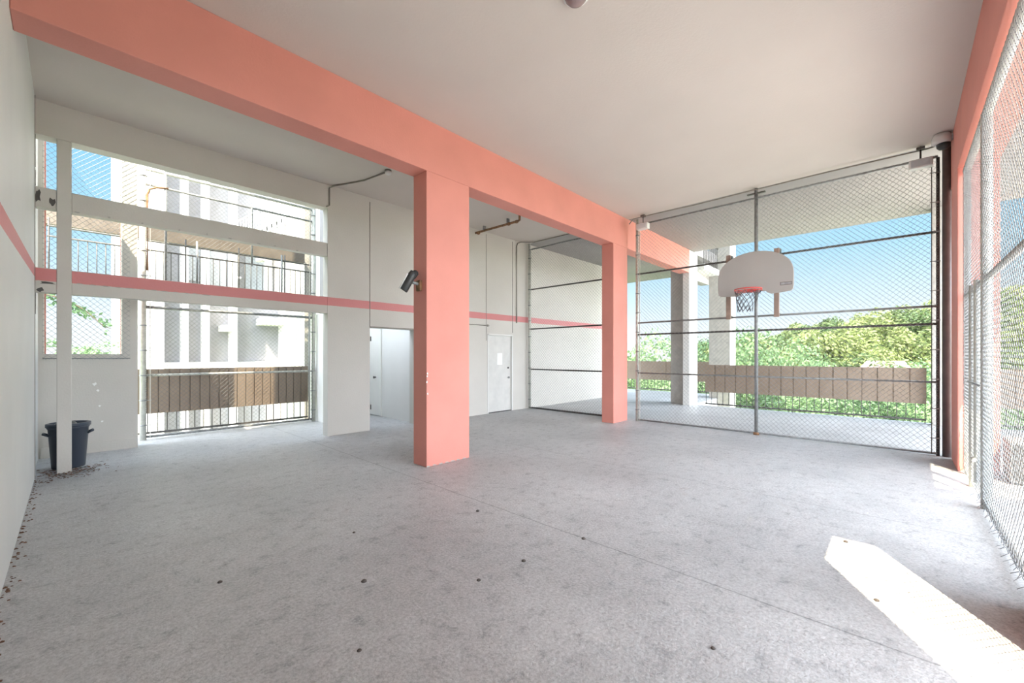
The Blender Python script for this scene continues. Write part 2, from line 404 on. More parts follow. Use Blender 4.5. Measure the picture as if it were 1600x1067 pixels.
UB = bpy.data.objects['cross_beam']; LB = bpy.data.objects['cross_beam.001']
patch('dark_stain', 'dark_metal', -.295, YW+.02, 3.69, .03, .11, UB, 1); patch('dark_stain', 'dark_metal', -.17, YW+.02, 3.65, .03, .07, UB, 2)
for i in range(9): patch('peeled_patch', 'concrete', 0.1+i*.36+random.uniform(-.1, .1), YW+.02, 3.562+random.uniform(0, .02), random.uniform(.015, .04), .012, UB, 10+i)
patch('dark_stain', 'dark_metal', -.22, YW+.01, 2.56, .09, .02, LB, 3); patch('dark_stain', 'dark_metal', -.27, YW+.01, 2.47, .04, .04, LB, 4)
for i in range(12): patch('peeled_patch', 'concrete', 0.08+i*.13, YW+.01, 2.578+random.uniform(0, .01), random.uniform(.03, .07), .007, LB, 30+i)
WR = bpy.data.objects['wall_rear']
for i, (x, z, w_) in enumerate(((.27, 1.12, .03), (.31, 1.02, .022), (.33, .76, .018), (.36, .5, .016), (.28, 1.14, .015))): patch('peeled_patch', 'paper', x, 9.70, z, w_, w_, WR, 50+i)
P1 = p1
for i, z in enumerate((1.22, 1.30, 1.34, 1.05)): patch('chipped_paint', 'paper', 3.475+.004*i, 4.93, z, .012, .018, P1, 60+i)
for i in range(7): patch('chipped_paint', 'concrete', 3.5+i*.11, 4.93, .012, .04, .012, P1, 70+i)
WL = bpy.data.objects['wall_left']
for i, (y, z, a, b) in enumerate(((8.3, 4.3, .05, .22), (8.32, 3.95, .03, .12), (8.36, 2.3, .04, .15))): patch('dark_stain', 'dark_metal', -.32, y, z, a, b, WL, 80+i, 'x')
box(-.322, -.314, 8.16, 8.175, 0, CZ).build('joint_line', 'conduit', WL)
# outer concrete beam behind the rear openings
tag(box(-0.6, 4.05, 11.0, 11.25, 3.93, 4.25).build('outer_beam', 'shaded_conc'),
    'shade-darkened concrete beam seen through the mesh between the two cross beams', 'beam')
tag(box(-0.6, 4.05, 10.55, 10.95, 2.76, 2.93).build('walkway_slab', 'concrete'),
    'narrow concrete slab edge carrying the upper picket railing', 'slab')

# ------------------------------------------------------------------ terrace beyond the basketball fence
cc = thing('terrace_column', 'pale concrete column at the end of the coral beam beyond the fence', 'column', (13.85, 5.1, 0))
def P(o, parent):
    o.parent = parent; o.matrix_parent_inverse = wparent(parent); return o
P(box(13.5, 14.2, 4.93, 5.14, 0, CZ).build('shaft', 'white_wall', bevel=0.01), cc)
P(box(13.72, 14.2, 5.14, 5.62, 0, CZ).build('shaft', 'concrete'), cc)
tag(box(13.45, 13.75, -0.66, -0.50, 0, CZ).build('terrace_column', 'concrete'),
    'rough grey column at the right end of the tan terrace panel', 'column')
ec = MB(); ec.box(13.45, 13.8, -1.42, -0.78, 0, CZ)
tag(ec.build('terrace_column', striped('cream_end_column_paint', CREAM, z0=4.25, z1=5.3)), 'cream column with coral top behind the right-hand fence posts', 'column')

def railing(name, label, x, y0, y1, panel=(0.45, 1.30), sp=0.15, board=0.30, alongx=False, ztop=1.05, m='tan', group=None):
    """guard railing: boarded panel hung on the inside of a picket railing. runs along Y at x (or along X at y=x)"""
    t = thing(name, label, 'railing', ((y0+y1)/2, x, 0) if alongx else (x, (y0+y1)/2, 0), group)
    def bx(a0, a1, d0, d1, z0, z1):
        return box(a0, a1, x+d0, x+d1, z0, z1) if alongx else box(x+d0, x+d1, a0, a1, z0, z1)
    P(bx(y0, y1, .0, .04, 0.06, 0.10).build('bottom_rail', 'dark_metal'), t)
    bx_top = P(bx(y0, y1, .0, .05, ztop, ztop+0.05).build('top_rail', 'galv'), t)
    n = int((y1-y0)/sp)
    for i in range(n+1):
        a = y0+0.02+i*(y1-y0-0.04)/n
        P(bx(a-.008, a+.008, .012, .028, 0.0 if i % 8 == 0 else 0.10, ztop).build('picket', 'dark_metal'), t)
    if panel:
        mb = MB(); nb = max(1, round((y1-y0)/board)); bw = (y1-y0)/nb; s = 1 if not alongx else 1
        d0, d1 = (-.035, -.012)
        for i in range(nb):
            a0 = y0+i*bw; a1 = a0+bw-0.018
            if alongx: mb.box(a0, a1, x+d0, x+d1, panel[0], panel[1])
            else: mb.box(x+d0, x+d1, a0, a1, panel[0], panel[1])
        if alongx: mb.box(y0, y1, x+d1, x+d1+.012, panel[0], panel[1])
        else: mb.box(x+d1, x+d1+.012, y0, y1, panel[0], panel[1])
        P(mb.build('panel', m), t)
    return t
railing('terrace_railing', 'tan boarded railing beyond the basketball fence under the hillside', 13.72, -0.42, 4.52, (0.46, 1.30), 0.16, 0.29)
railing('terrace_railing', 'tan boarded railing seen through the right-edge fence', 13.72, -4.4, -1.45, (0.46, 1.30), 0.16, 0.29)
railing('terrace_railing', 'short tan railing between coral pillar and pale column, furthest away', 17.95, 5.7, 9.4, (0.50, 1.33), 0.16, 1.8)

# railings behind the rear fence (run along X)
railing('guard_railing', 'tan boarded railing behind the rear gate, pickets showing beneath', 10.72, 0.86, 4.02, (0.46, 1.33), 0.145, 0.165, alongx=True)
def upper_railing():
    t = thing('guard_railing', 'open grey picket railing seen between the two cross beams', 'railing', (1.9, 10.72, 2.93))
    for nm, z in (('bottom_rail', 3.02), ('middle_rail', 3.66), ('top_rail', 3.84)):
        P(MB().tube([(-0.28, 10.72, z), (4.1, 10.72, z)], 0.016).build(nm, 'dark_metal'), t)
    n = 38
    for i in range(n):
        x = -0.26 + i*4.34/(n-1)
        tall = i % 8 == 0
        P(MB().tube([(x, 10.72, 2.93), (x, 10.72, 3.98 if tall else 3.66)], 0.014 if tall else 0.008, 6).build('post' if tall else 'picket', 'dark_metal'), t)
upper_railing()

# ------------------------------------------------------------------ chain-link fences
def fence(name, label, base, u, W, zt, posts, rails, post_h=None, r_post=0.03, m='galv', mesh_m='wire', sp=0.084, wr=0.0025, bands=True, zb=0.03, side=1, tails=False, fabric=None, extra=None):
    """posts: list of (distance along u, radius, top z, material); rails: list of (z, radius)"""
    base = Vector(base); u = Vector(u).normalized(); n = u.cross(Vector((0, 0, 1)))*side
    t = thing(name, label, 'fence', base)
    pobj = {}
    for a, r, top, pm in posts:
        p = base+u*a
        pobj[a] = P(MB().tube([p, p+Vector((0, 0, top))], r, 14).build('post', pm), t)
    for z, r, pm in rails:
        P(MB().tube([base+Vector((0, 0, z))+n*0.0, base+u*W+Vector((0, 0, z))], r, 10).build('rail', pm), t)
    z0, z1 = fabric if fabric else (zb, zt)
    mo = P(chain(base+n*0.035, u, W, z0, z1, sp, wr, tails=tails).build('mesh_fabric', mesh_m), t)
    if bands:
        for a, r, top, pm in (posts[0], posts[-1]):
            s = 1 if a < W/2 else -1
            p = base+u*(a+s*(r+0.05))+n*0.035
            P(MB().box(-.006, .006, -.006, .006, z0, z1).build('tension_bar', pm), t)
            bar = t.children[-1]; bar.matrix_parent_inverse = Matrix.Translation(Vector((p.x, p.y, 0))-base)
            z = z0+0.25
            while z < min(top, z1)-0.1:
                q = base+u*a+Vector((0, 0, z))
                mb = MB(); mb.tube([q-Vector((0, 0, .012)), q+Vector((0, 0, .012))], r+.006, 14)
                mb.tube([q+n*.03, Vector((p.x, p.y, z))+u*s*0.02], .007, 6)
                mb.build('tension_band', 'galv' if pm != 'brown_metal' else 'dark_metal', pobj[a])
                z += 0.47
    return t
XF = 9.46
ft = fence('basketball_fence', 'tall chain-link fence behind the basketball backboard', (XF, -0.42, 0), (0, 1, 0), 5.12, 4.77,
      [(0.0, 0.022, 4.75, 'dark_metal'), (2.556, 0.034, 4.955, 'galv'), (5.12, 0.034, 4.90, 'galv_light')],
      [(4.765, .021, 'galv'), (3.57, .021, 'dark_metal'), (2.385, .021, 'galv'), (2.10, .021, 'dark_metal'), (1.17, .018, 'galv'), (0.035, .02, 'galv')], side=-1)
for a in (2.136,):
    P(MB().tube([(XF, a, 0), (XF, a, .05)], .055, 12).build('base_collar', 'rust'), ft)
    P(MB().box(XF-.03, XF+.03, a-.16, a+.16, 4.85, 4.87).build('bracket', 'dark_metal'), ft)
tag(MB().tube([(XF, -0.52, 0), (XF, -0.52, 4.955)], .055, 16).build('steel_pole', 'brown_metal'), 'thick dark pole at the right end of the basketball fence', 'pole')
ft = fence('corner_fence', 'tall chain-link fence between the rear wall and a coral pillar', (XF, 5.27, 0), (0, 1, 0), 2.90, 4.78,
      [(0.02, 0.022, 4.80, 'galv'), (2.90, 0.036, 4.955, 'galv_light')],
      [(4.77, .021, 'galv'), (3.57, .021, 'dark_metal'), (2.385, .021, 'dark_metal'), (1.18, .021, 'dark_metal'), (0.035, .025, 'dark_metal')], side=-1)

# rear gate / fence behind the left openings
ft = fence('rear_fence', 'chain-link fence and gate filling the big rear opening', (0.93, 10.4, 0), (1, 0, 0), 3.10, 5.12,
      [(0.0, 0.05, 5.12, 'galv_light'), (3.10, 0.045, 5.12, 'galv_light')],
      [(5.12, .03, 'galv_light'), (4.83, .022, 'galv'), (2.51, .03, 'galv'), (1.22, .024, 'galv_light'), (0.06, .022, 'galv')], side=1, mesh_m='wire_dark')
for x, z0, z1 in ((1.26, 2.72, 5.12), (1.75, 2.9, 3.9), (2.72, 3.55, 4.83), (3.32, 2.9, 3.9), (3.93, 0.06, 2.9)):
    P(MB().tube([(x, 10.38, z0), (x, 10.38, z1)], .02, 8).build('gate_stile', 'galv'), ft)
P(MB().tube([(0.99, 10.37, 3.2), (0.99, 10.37, 4.62), (1.02, 10.37, 4.74), (1.12, 10.37, 4.80), (1.3, 10.37, 4.83)], .018, 8).build('gate_corner', 'rust'), ft)
# mesh over the rear window on the left
t = thing('window_mesh', 'chain-link mesh stretched over the left rear window behind the post', 'mesh', (-0.3, 9.64, 1.5))
P(chain((-0.30, 9.65, 0), (1, 0, 0), 1.0, 1.53, 5.2).build('mesh_fabric', 'wire'), t)
P(MB().tube([(-0.30, 9.66, 5.2), (0.70, 9.66, 5.2)], .02).build('rail', 'galv'), t)
P(MB().tube([(-0.30, 9.66, 1.55), (0.70, 9.66, 1.55)], .008).build('rail', 'galv'), t)

# right-hand fence
YF = -0.645
ft = fence('side_fence', 'chain-link fence along the right edge, loose wires at its foot', (4.12, YF, 0), (1, 0, 0), 4.23, 4.12,
      [(0.03, 0.03, 4.18, 'galv_light'), (2.41, 0.045, 4.12, 'galv_light'), (3.39, 0.05, 2.45, 'galv_light'), (4.11, 0.03, 4.12, 'galv')],
      [(4.11, .04, 'galv_light'), (2.40, .028, 'galv_light')], side=-1, fabric=(0.06, 4.12), tails=True, wr=0.0024)
P(MB().tube([(4.12, YF, .085), (6.50, YF, .085)], .028, 12).build('bottom_rail', 'galv_light'), ft)
gt = MB().tube([(7.02, YF+.02, 0.16), (7.02, YF+.02, 2.45)], .032, 12)
P(gt.build('gate_post', 'galv_light'), ft)
P(MB().tube([(6.95, YF+.05, 0.42), (7.09, YF+.05, 0.42)], .02, 8).build('latch', 'galv'), ft)
P(MB().tube([(6.60, YF+.05, 1.28), (7.56, YF+.05, 1.28)], .012, 8).build('latch', 'galv'), ft)
ft = fence('side_fence', 'chain-link fence throwing the mesh shadow on the sunlit floor', (1.93, YF, 0), (1, 0, 0), 1.50, 4.12,
      [(0.03, 0.03, 4.18, 'galv_light'), (1.47, 0.03, 4.18, 'galv_light')], [(4.11, .03, 'galv_light'), (0.06, .03, 'galv_light')], side=-1, bands=False, fabric=(0.06, 4.12), wr=0.0024)

# ------------------------------------------------------------------ doors
dr = struct(MB().box(7.83, 8.77, YW+0.05, YW+0.10, 0.02, 2.15).build('door_1', 'door_grey', bevel=0.004), 'pale grey steel door with a paper notice, beside the corner fence', 'door')
fr = MB(); fr.box(7.80, 7.83, YW-0.012, YW+0.12, 0, 2.19); fr.box(8.77, 8.80, YW-0.012, YW+0.12, 0, 2.19); fr.box(7.80, 8.80, YW-0.012, YW+0.12, 2.15, 2.19)
fr.build('door_frame', 'white_wall', dr)
for z in (0.35, 1.08, 1.82): MB().tube([(7.835, YW+0.04, z-.05), (7.835, YW+0.04, z+.05)], .012, 8).build('hinge', 'dark_metal', dr)
box(8.22, 8.42, YW+0.046, YW+0.05, 1.33, 1.66).build('notice', 'paper', dr)
MB().tube([(8.66, YW+0.05, 0.96), (8.66, YW+0.0, 0.96)], [.018, .028], 12).build('door_knob', 'dark_metal', dr)
MB().box(8.60, 8.67, YW-.005, YW+.01, .95, .97).build('door_lever', 'galv', dr)
MB().tube([(8.66, YW+0.05, 1.24), (8.66, YW+0.03, 1.24)], .026, 12).build('deadbolt', 'dark_metal', dr)
struct(box(7.83, 8.77, YW+0.02, YW+0.14, 0, 0.02).build('trim_6', 'dark_metal'))
dr = struct(MB().box(5.525, 5.56, 9.88, 10.58, 0.02, 2.58).build('door_2', 'door_white', bevel=0.004), 'plain white door deep in the recess left of the central pillar', 'door')
MB().tube([(5.525, 10.13, 1.02), (5.46, 10.13, 1.02)], [.018, .034], 12).build('door_knob', 'dark_metal', dr)
for z in (0.5, 1.95): MB().tube([(4.372, 8.235, z-.05), (4.372, 8.235, z+.05)], .012, 8).build('hinge', 'dark_metal', dr)
for ch in dr.children: pass

# ------------------------------------------------------------------ conduits, pipes, lamps, cameras
tag(MB().tube([(8.95, 8.22, 2.54), (8.95, 8.22, 4.80), (8.97, 8.20, 4.88), (9.05, 8.15, 4.92), (9.34, 7.9, 4.93), (9.36, 7.4, 4.93), (9.36, 5.3, 4.93)], .015, 8).build('conduit', 'conduit'),
    'thin grey conduit running down the rear wall left of the corner fence', 'conduit')
tag(MB().tube([(9.34, 4.85, 4.80), (9.34, 4.75, 4.90), (9.38, 4.5, 4.92), (9.38, 3.3, 4.90), (9.38, 2.3, 4.91), (9.38, 1.0, 4.915), (9.38, -0.3, 4.90), (9.38, -0.5, 4.93)], .012, 8).build('conduit', 'conduit'),
    'thin conduit strung along the ceiling above the basketball fence', 'conduit')
tag(MB().tube([(3.44, 8.235, 4.52), (3.50, 8.235, 4.56), (3.50, 8.235, 4.90), (3.55, 8.20, 4.94), (3.85, 7.5, 4.945), (3.95, 6.87, 4.945)], .014, 8).build('conduit', 'conduit'),
    'ceiling conduit from the pier corner to the small round lamp', 'conduit')
t = thing('ceiling_lamp', 'small white round lamp on the ceiling left of central pillar', 'lamp', (3.95, 6.8, 4.96))
P(MB().lathe((3.95, 6.8, 4.96), [(.06, 0), (.06, -.02), (.055, -.025)], 20).build('base', 'conduit'), t)
P(MB().lathe((3.95, 6.8, 4.935), [(.055, 0), (.06, -.02), (.05, -.045), (.02, -.06)], 20).build('lamp_shade', 'plastic_w'), t)
t = thing('ceiling_lamp', 'round recessed ceiling fixture cut by the top edge', 'lamp', (3.235, 2.22, 4.96))
P(MB().lathe((3.235, 2.22, 4.96), [(.125, 0), (.125, -.008), (.105, -.012)], 28).build('rim', 'plastic_w'), t)
P(MB().lathe((3.235, 2.22, 4.955), [(.105, -.004), (.10, -.02), (.075, -.05), (.035, -.068), (.005, -.072)], 28).build('lens', mat('violet_grey_lens', (0.30, 0.22, 0.22), 0.2)), t)
# rusty pipe
t = thing('ceiling_pipe', 'short rusty pipe hanging under the ceiling near the rear wall', 'pipe', (7.36, 7.4, 4.96))
P(MB().tube([(7.36, 8.24, 4.845), (7.36, 6.72, 4.82), (7.36, 6.67, 4.84), (7.36, 6.665, 4.955)], .028, 10).build('pipe', 'rust'), t)
for y in (8.1, 7.0, 6.74): P(MB().tube([(7.36, y, 4.82), (7.36, y+.05, 4.82)], .04, 10).build('coupling', 'rust'), t)
for y in (7.9, 7.05):
    P(MB().box(7.32, 7.40, y-.015, y+.015, 4.85, 4.955).build('hanger', 'galv'), t)
t = thing('wall_pipe', 'thin horizontal pipe fixed left of the steel door', 'pipe', (7.4, 8.22, 2.41))
P(MB().tube([(6.2, 8.235, 2.41), (7.85, 8.235, 2.41)], .010, 8).build('pipe', 'conduit'), t)
P(MB().tube([(7.8, 8.235, 2.38), (7.8, 8.235, 2.44)], .016, 8).build('clamp', 'conduit'), t)
# camera on the central pillar
t = thing('security_camera', 'dark bullet security camera on the side of the large pillar', 'camera', (3.46, 5.10, 2.60))
P(box(3.43, 3.47, 5.04, 5.14, 2.53, 2.68).build('mount', 'rust', bevel=.004), t)
P(MB().tube([(3.44, 5.09, 2.63), (3.36, 5.10, 2.64), (3.33, 5.12, 2.68)], .022, 10).build('arm', 'galv'), t)
P(MB().tube([(3.36, 5.08, 2.79), (3.335, 5.10, 2.74), (3.24, 5.155, 2.53), (3.235, 5.16, 2.52)], [.05, .06, .06, .052], 18).build('housing', 'cam_dark'), t)
P(MB().tube([(3.355, 5.11, 2.72), (3.40, 5.09, 2.79), (3.41, 5.09, 2.80)], [.045, .045, .03], 14).build('joint', 'cam_dark'), t)
v = Vector((-.095, .055, -.21)).normalized()
a = Vector((3.325, 5.105, 2.735)); nn = Vector((-.9, -.1, .38)).normalized()*.063
P(MB().tube([a+nn, a+nn+v*.24], .012, 6).build('sunshield', 'plastic_w'), t)
# dome camera near the pillar top right
t = thing('dome_camera', 'white dome camera under the ceiling at the right beam end', 'camera', (9.15, -0.45, 4.9))
P(MB().lathe((9.05, -0.44, 4.85), [(.02, .105), (.09, .10), (.11, .04), (.11, -.02), (.09, -.05)], 20).build('housing', 'plastic_w'), t)
P(MB().lathe((9.05, -0.46, 4.80), [(.08, 0), (.075, -.05), (.05, -.08), (.01, -.09)], 20).build('dome', 'cam_dark'), t)
P(box(9.02, 9.08, -0.565, -0.5, 4.84, 4.92).build('bracket', 'plastic_w'), t)
def wallpack(y0, y1, label, flip):
    t = thing('flood_light', label, 'lamp', (9.36, (y0+y1)/2, 4.7))
    hsg = P(box(9.28, 9.42, y0, y1, 4.60, 4.74).build('housing', 'plastic_w', bevel=.012), t)
    box(9.27, 9.28, y0+.03, y1-.03, 4.62, 4.72).build('lens', mat('frosted_lens', (.55, .58, .6), .2), hsg)
    ym = (y0+y1)/2
    P(MB().tube([(9.36, ym, 4.74), (9.36, ym, 4.955)], .012, 8).build('stem', 'dark_metal'), t)
    P(box(9.32, 9.40, ym-.05, ym+.05, 4.90, 4.94).build('junction_box', 'dark_metal'), t)
wallpack(4.36, 4.64, 'white flood light at the left top corner of basketball fence', 1)
wallpack(-0.36, -0.08, 'white flood light at the right top corner of basketball fence', -1)

# ------------------------------------------------------------------ basketball hoop
t = thing('basketball_hoop', 'white fan-shaped basketball backboard with red rim and torn net', 'basketball hoop', (9.2, 2.11, 2.3))
cy, XB = 2.11, 9.15
outl = []
for i in range(25):                                     # top arc
    a = PI*(1-i/24.0); ca = math.cos(a); sa = math.sin(a)
    outl.append((-ca*0.655, 3.13+0.50*(max(0, sa)**0.85)))
outl = [(y, z) for y, z in outl]
# outl runs from left (+Y) to right; y offset measured towards -Y
side_r = [(-y, z) for y, z in []]
pts = [( 0.655, 2.90), (0.64, 2.83), (0.60, 2.80), (0.30, 2.775), (0.24, 2.80), (0.20, 2.84), (-0.20, 2.84), (-0.24, 2.80), (-0.30, 2.775), (-0.60, 2.80), (-0.64, 2.83), (-0.655, 2.90)]
ring = [(-ca, z) for ca, z in outl]                     # from +0.655*(-)...
poly = [(y, z) for y, z in ring] + ([p for p in pts[::-1]] if ring[-1][0] < 0 else pts)
# orient so the loop is continuous
if (poly[24][0] > 0) != (poly[25][0] > 0): poly = ring + (pts if ring[-1][0] > 0 else pts[::-1])
mb = MB(); n = len(poly)
for X_, ins in ((XB+.035, 1.0), (XB+.004, 1.0), (XB, .985)):
    for y, z in poly: mb.v.append((X_, cy+y*ins, 3.15+(z-3.15)*ins))
mb.f.append(list(range(n))[::-1]); mb.sm.append(False)
for k in range(2):
    for i in range(n):
        jx = (i+1) % n; mb.f.append([k*n+i, k*n+jx, (k+1)*n+jx, (k+1)*n+i]); mb.sm.append(False)
mb.f.append([2*n+i for i in range(n)]); mb.sm.append(False)
P(mb.build('backboard', 'board'), t)
mb = MB().box(XB-.004, XB+.0, cy-.62, cy-.45, 2.925, 2.965)
P(mb.build('slot_plate', 'galv'), t)
P(box(XB-.003, XB+.002, cy-.63, cy-.44, 2.915, 2.975).build('slot_recess', 'brown_metal'), t)
for y in (2.61, 1.757):
    P(box(XB+.14, XB+.20, y-.042, y+.042, 2.34, 3.66).build('mounting_strut', 'wood', bevel=.004), t)
    for z in (3.0, 3.4): P(box(XB+.035, XB+.14, y-.03, y+.03, z-.03, z+.03).build('standoff', 'wood'), t)
    P(box(XB+.20, XF+.03, y-.05, y+.05, 3.60, 3.66).build('clamp', 'dark_metal'), t)
    P(box(XB+.20, XF+.03, y-.03, y+.03, 2.37, 2.42).build('clamp', 'dark_metal'), t)
RC = Vector((8.86, 2.14, 2.86)); RR = 0.228
ringp = [RC+Vector((math.cos(2*PI*i/32)*RR, math.sin(2*PI*i/32)*RR, 0)) for i in range(33)]
rimo = P(MB().tube(ringp, .010, 8, cap=False).build('rim', 'rim'), t)
mb = MB()
for i in range(12):                                      # net hooks under the rim
    p = RC+Vector((math.cos(2*PI*i/12)*RR, math.sin(2*PI*i/12)*RR, 0)); mb.tube([p, p+Vector((0, 0, -.04))], .005, 5)
mb.tube([RC+Vector((math.cos(2*PI*i/32)*RR, math.sin(2*PI*i/32)*RR, -.035)) for i in range(33)], .005, 6, cap=False)
mb.build('net_hooks', 'rim', rimo)
P(box(RC.x+RR-.005, XB, 2.08, 2.20, 2.845, 2.865).build('rim_bracket', 'rim'), t)
P(box(XB-.01, XB, 2.06, 2.22, 2.85, 2.90).build('rim_plate', 'rim'), t)
# torn net hanging from one side of the rim
mb = MB(); rows = 6
def netp(i, k):
    a = 2*PI*i/12; q = 1-0.45*(k/rows)**0.8
    p = RC+Vector((math.cos(a)*RR*q, math.sin(a)*RR*q, -.03-k*.065))
    p += Vector((0, .05, 0))*(k/rows); return p
for i in range(12):
    for k in range(rows):
        full = 1 <= i <= 8
        if not full and k > 0 and (i*7+k*3) % 4 != 0: continue
        p = netp(i+.5*(k % 2), k)
        for dd in (-.5, .5):
            q = netp(i+.5*(k % 2)+dd, k+1); mb.wire(p, q, .006)
P(mb.build('net', 'cord'), t)

# ------------------------------------------------------------------ bin, litter, box
t = thing('trash_bin', 'dark plastic trash bin behind the slim cream post', 'bin', (-0.02, 8.72, 0))
P(MB().lathe((-0.02, 8.72, 0.0), [(.165, 0.0), (.17, .01), (.205, .56), (.215, .565), (.215, .59), (.19, .59), (.185, .50), (.15, .03)], 28).build('body', 'bin'), t)
P(MB().lathe((-0.02, 8.72, 0.58), [(.214, 0), (.228, .005), (.228, .05), (.214, .055), (.195, .055), (.195, .01)], 28).build('rim', 'bin'), t)
for s in (-1, 1):
    P(MB().tube([(-0.02+s*.19, 8.66, .47), (-0.02+s*.245, 8.66, .50), (-0.02+s*.245, 8.78, .50), (-0.02+s*.19, 8.78, .47)], .014, 8).build('handle', 'bin'), t)
P(MB().lathe((-0.05, 8.72, 0.50), [(.14, 0), (.15, .05), (.10, .14), (.03, .17)], 12).build('liner_bag', 'cam_dark'), t)
lf = MB()
for i in range(420):
    x = random.gauss(-0.02, 0.16); y = random.gauss(8.30, 0.22)
    if x < -0.31 or (-.14 < x < .02 and 8.24 < y < 8.42): continue
    if (x+.02)**2+(y-8.72)**2 < .05: continue
    a = random.uniform(0, 2*PI); s = random.uniform(.012, .03); z = random.uniform(.001, .02)
    dx, dy = math.cos(a)*s, math.sin(a)*s; n = len(lf.v)
    lf.v += [(x-dx, y-dy, z), (x+dy*.5, y-dx*.5, z+.008), (x+dx, y+dy, z+random.uniform(0, .015)), (x-dy*.5, y+dx*.5, z+.004)]
    lf.f.append([n, n+1, n+2, n+3]); lf.sm.append(False)
for i in range(160):                                     # grit along the foot of the left wall
    y = random.uniform(1.5, 8.1); x = -.32+abs(random.gauss(0, .03))+.005; s = random.uniform(.004, .012); n = len(lf.v)
    lf.v += [(x-s, y-s, .001), (x+s, y-s, .001), (x+s, y+s, .001), (x-s, y+s, .001), (x, y, s)]
    for q in ((0, 1, 4), (1, 2, 4), (2, 3, 4), (3, 0, 4)): lf.f.append([n+i_ for i_ in q]); lf.sm.append(False)
tag(lf.build('dry_leaf_litter', 'leaf_dead'), 'brown leaf litter and grit around the post foot and left wall', 'litter', kind='stuff')
# scattered pebbles on the court
def unproj(px, py):
    d = 648*1.6/(py-555); r = (px-800)/648*d
    return (math.cos(HEAD)*d+math.sin(HEAD)*r, math.sin(HEAD)*d-math.cos(HEAD)*r)
for i, (x, y) in enumerate(((1.985, 2.19), (1.42, 2.77), (1.75, 3.6), (2.86, 3.17), (1.07, 2.14), (2.41, 2.14), (0.72, 3.5), (3.06, 2.02), (2.40, 0.75), (4.55, 0.35), (3.6, 0.12))):
    mb = MB(); s = random.uniform(.012, .02)
    mb.lathe((x, y, 0), [(s, 0), (s*1.05, s*.3), (s*.6, s*.7), (s*.1, s*.75)], 7)
    tag(mb.build('pebble', 'stone'), 'small dark pebble or leaf scrap lying on the open concrete floor', 'debris', 'scraps scattered on the court floor')
t = thing('utility_box', 'low grey metal utility box standing outside the right fence', 'utility box', (8.2, -1.5, 0))
P(box(7.95, 8.5, -1.75, -0.98, 0.03, 0.53).build('body', 'gboard', bevel=.01), t)
P(MB().tube([(7.94, -1.33+.1*math.cos(a*PI/8), .29+.1*math.sin(a*PI/8)) for a in range(17)], .012, 6, cap=False).build('round_guard', 'dark_metal'), t)
P(box(7.94, 7.95, -1.14, -1.0, .06, .50).build('vent_grille', 'dark_metal'), t)
P(box(7.97, 8.48, -1.73, -1.0, 0.0, 0.03).build('base', 'dark_metal'), t)

# ------------------------------------------------------------------ neighbouring buildings
GZ = -7.0
b1 = thing('apartment_building', 'bright white apartment building behind the rear gate with vertical fins', 'building', (6, 19, GZ))
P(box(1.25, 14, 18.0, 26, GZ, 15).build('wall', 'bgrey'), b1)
P(box(1.25, 2.05, 17.2, 18.0, GZ, 15).build('end_wall', 'bwhite'), b1)
for x in (2.62, 3.20, 4.02, 5.70, 6.9, 8.5):
    P(box(x-.07, x+.07, 17.35, 18.0, GZ, 15).build('fin', 'bwhite'), b1)
for x0, x1 in ((2.05, 2.55), (2.69, 3.13), (3.27, 3.95), (4.09, 5.63)):
    P(box(x0, x1, 17.75, 18.0, 1.10, 1.36).build('sill', 'bwhite'), b1)
P(box(3.65, 3.95, 17.3, 18.0, 2.45, 2.66).build('balcony', 'bwhite'), b1)
bl = P(box(4.85, 5.63, 17.1, 18.0, 2.74, 2.98).build('balcony', 'bwhite'), b1)
for x0, x1, z0, z1 in ((4.5, 5.4, 4.0, 5.6), (2.7, 3.1, 4.2, 5.4), (3.4, 3.9, 3.6, 5.4)):
    P(box(x0, x1, 17.96, 18.0, z0, z1).build('window', 'glass'), b1)
# outside stair on that building
st = P(MB().box(4.02, 4.10, 16.9, 17.0, 4.3, 4.35).build('stair', 'bwhite'), b1)
stx = MB()
for k, dz in ((0, 0), (1, -1.05)):
    x0, z0 = 3.9+k*.75, 5.35+dz*.3
    for i in range(12):
        stx.box(x0+i*.16, x0+i*.16+.2, 16.8, 17.3, z0+i*.13, z0+i*.13+.28)
    for i in range(24):
        stx.tube([(x0+i*.08, 16.8, z0+i*.065+.2), (x0+i*.08, 16.8, z0+i*.065+.85)], .012, 4)
    stx.tube([(x0, 16.8, z0+.85), (x0+1.9, 16.8, z0+.85+1.54)], .025, 6)
P(stx.build('stair', 'bwhite'), b1)
tag(box(4.16, 4.45, 11.3, 12.7, GZ, 8).build('side_wall', 'concrete'), 'grey concrete wall edge right of the rear gate, outside', 'wall')

b2 = thing('neighbour_wing', 'grey concrete wing with a small balcony behind the backboard', 'building', (17, 4.9, GZ))
P(box(16.5, 17.2, 4.575, 5.30, GZ, 9).build('column', 'concrete'), b2)
bal = P(box(14.95, 16.5, 4.95, 5.6, 4.56, 4.76).build('balcony_slab', 'bwhite'), b2)
for i in range(14):
    x = 15.0+i*.11
    P(MB().tube([(x, 4.99, 4.76), (x, 4.99, 5.55)], .010, 5).build('baluster', 'dark_metal'), b2)
P(MB().tube([(14.98, 4.99, 5.55), (16.5, 4.99, 5.55)], .02, 6).build('balcony_rail', 'dark_metal'), b2)
P(box(15.0, 16.5, 5.3, 5.6, 4.25, 4.56).build('balcony_beam', 'concrete'), b2)

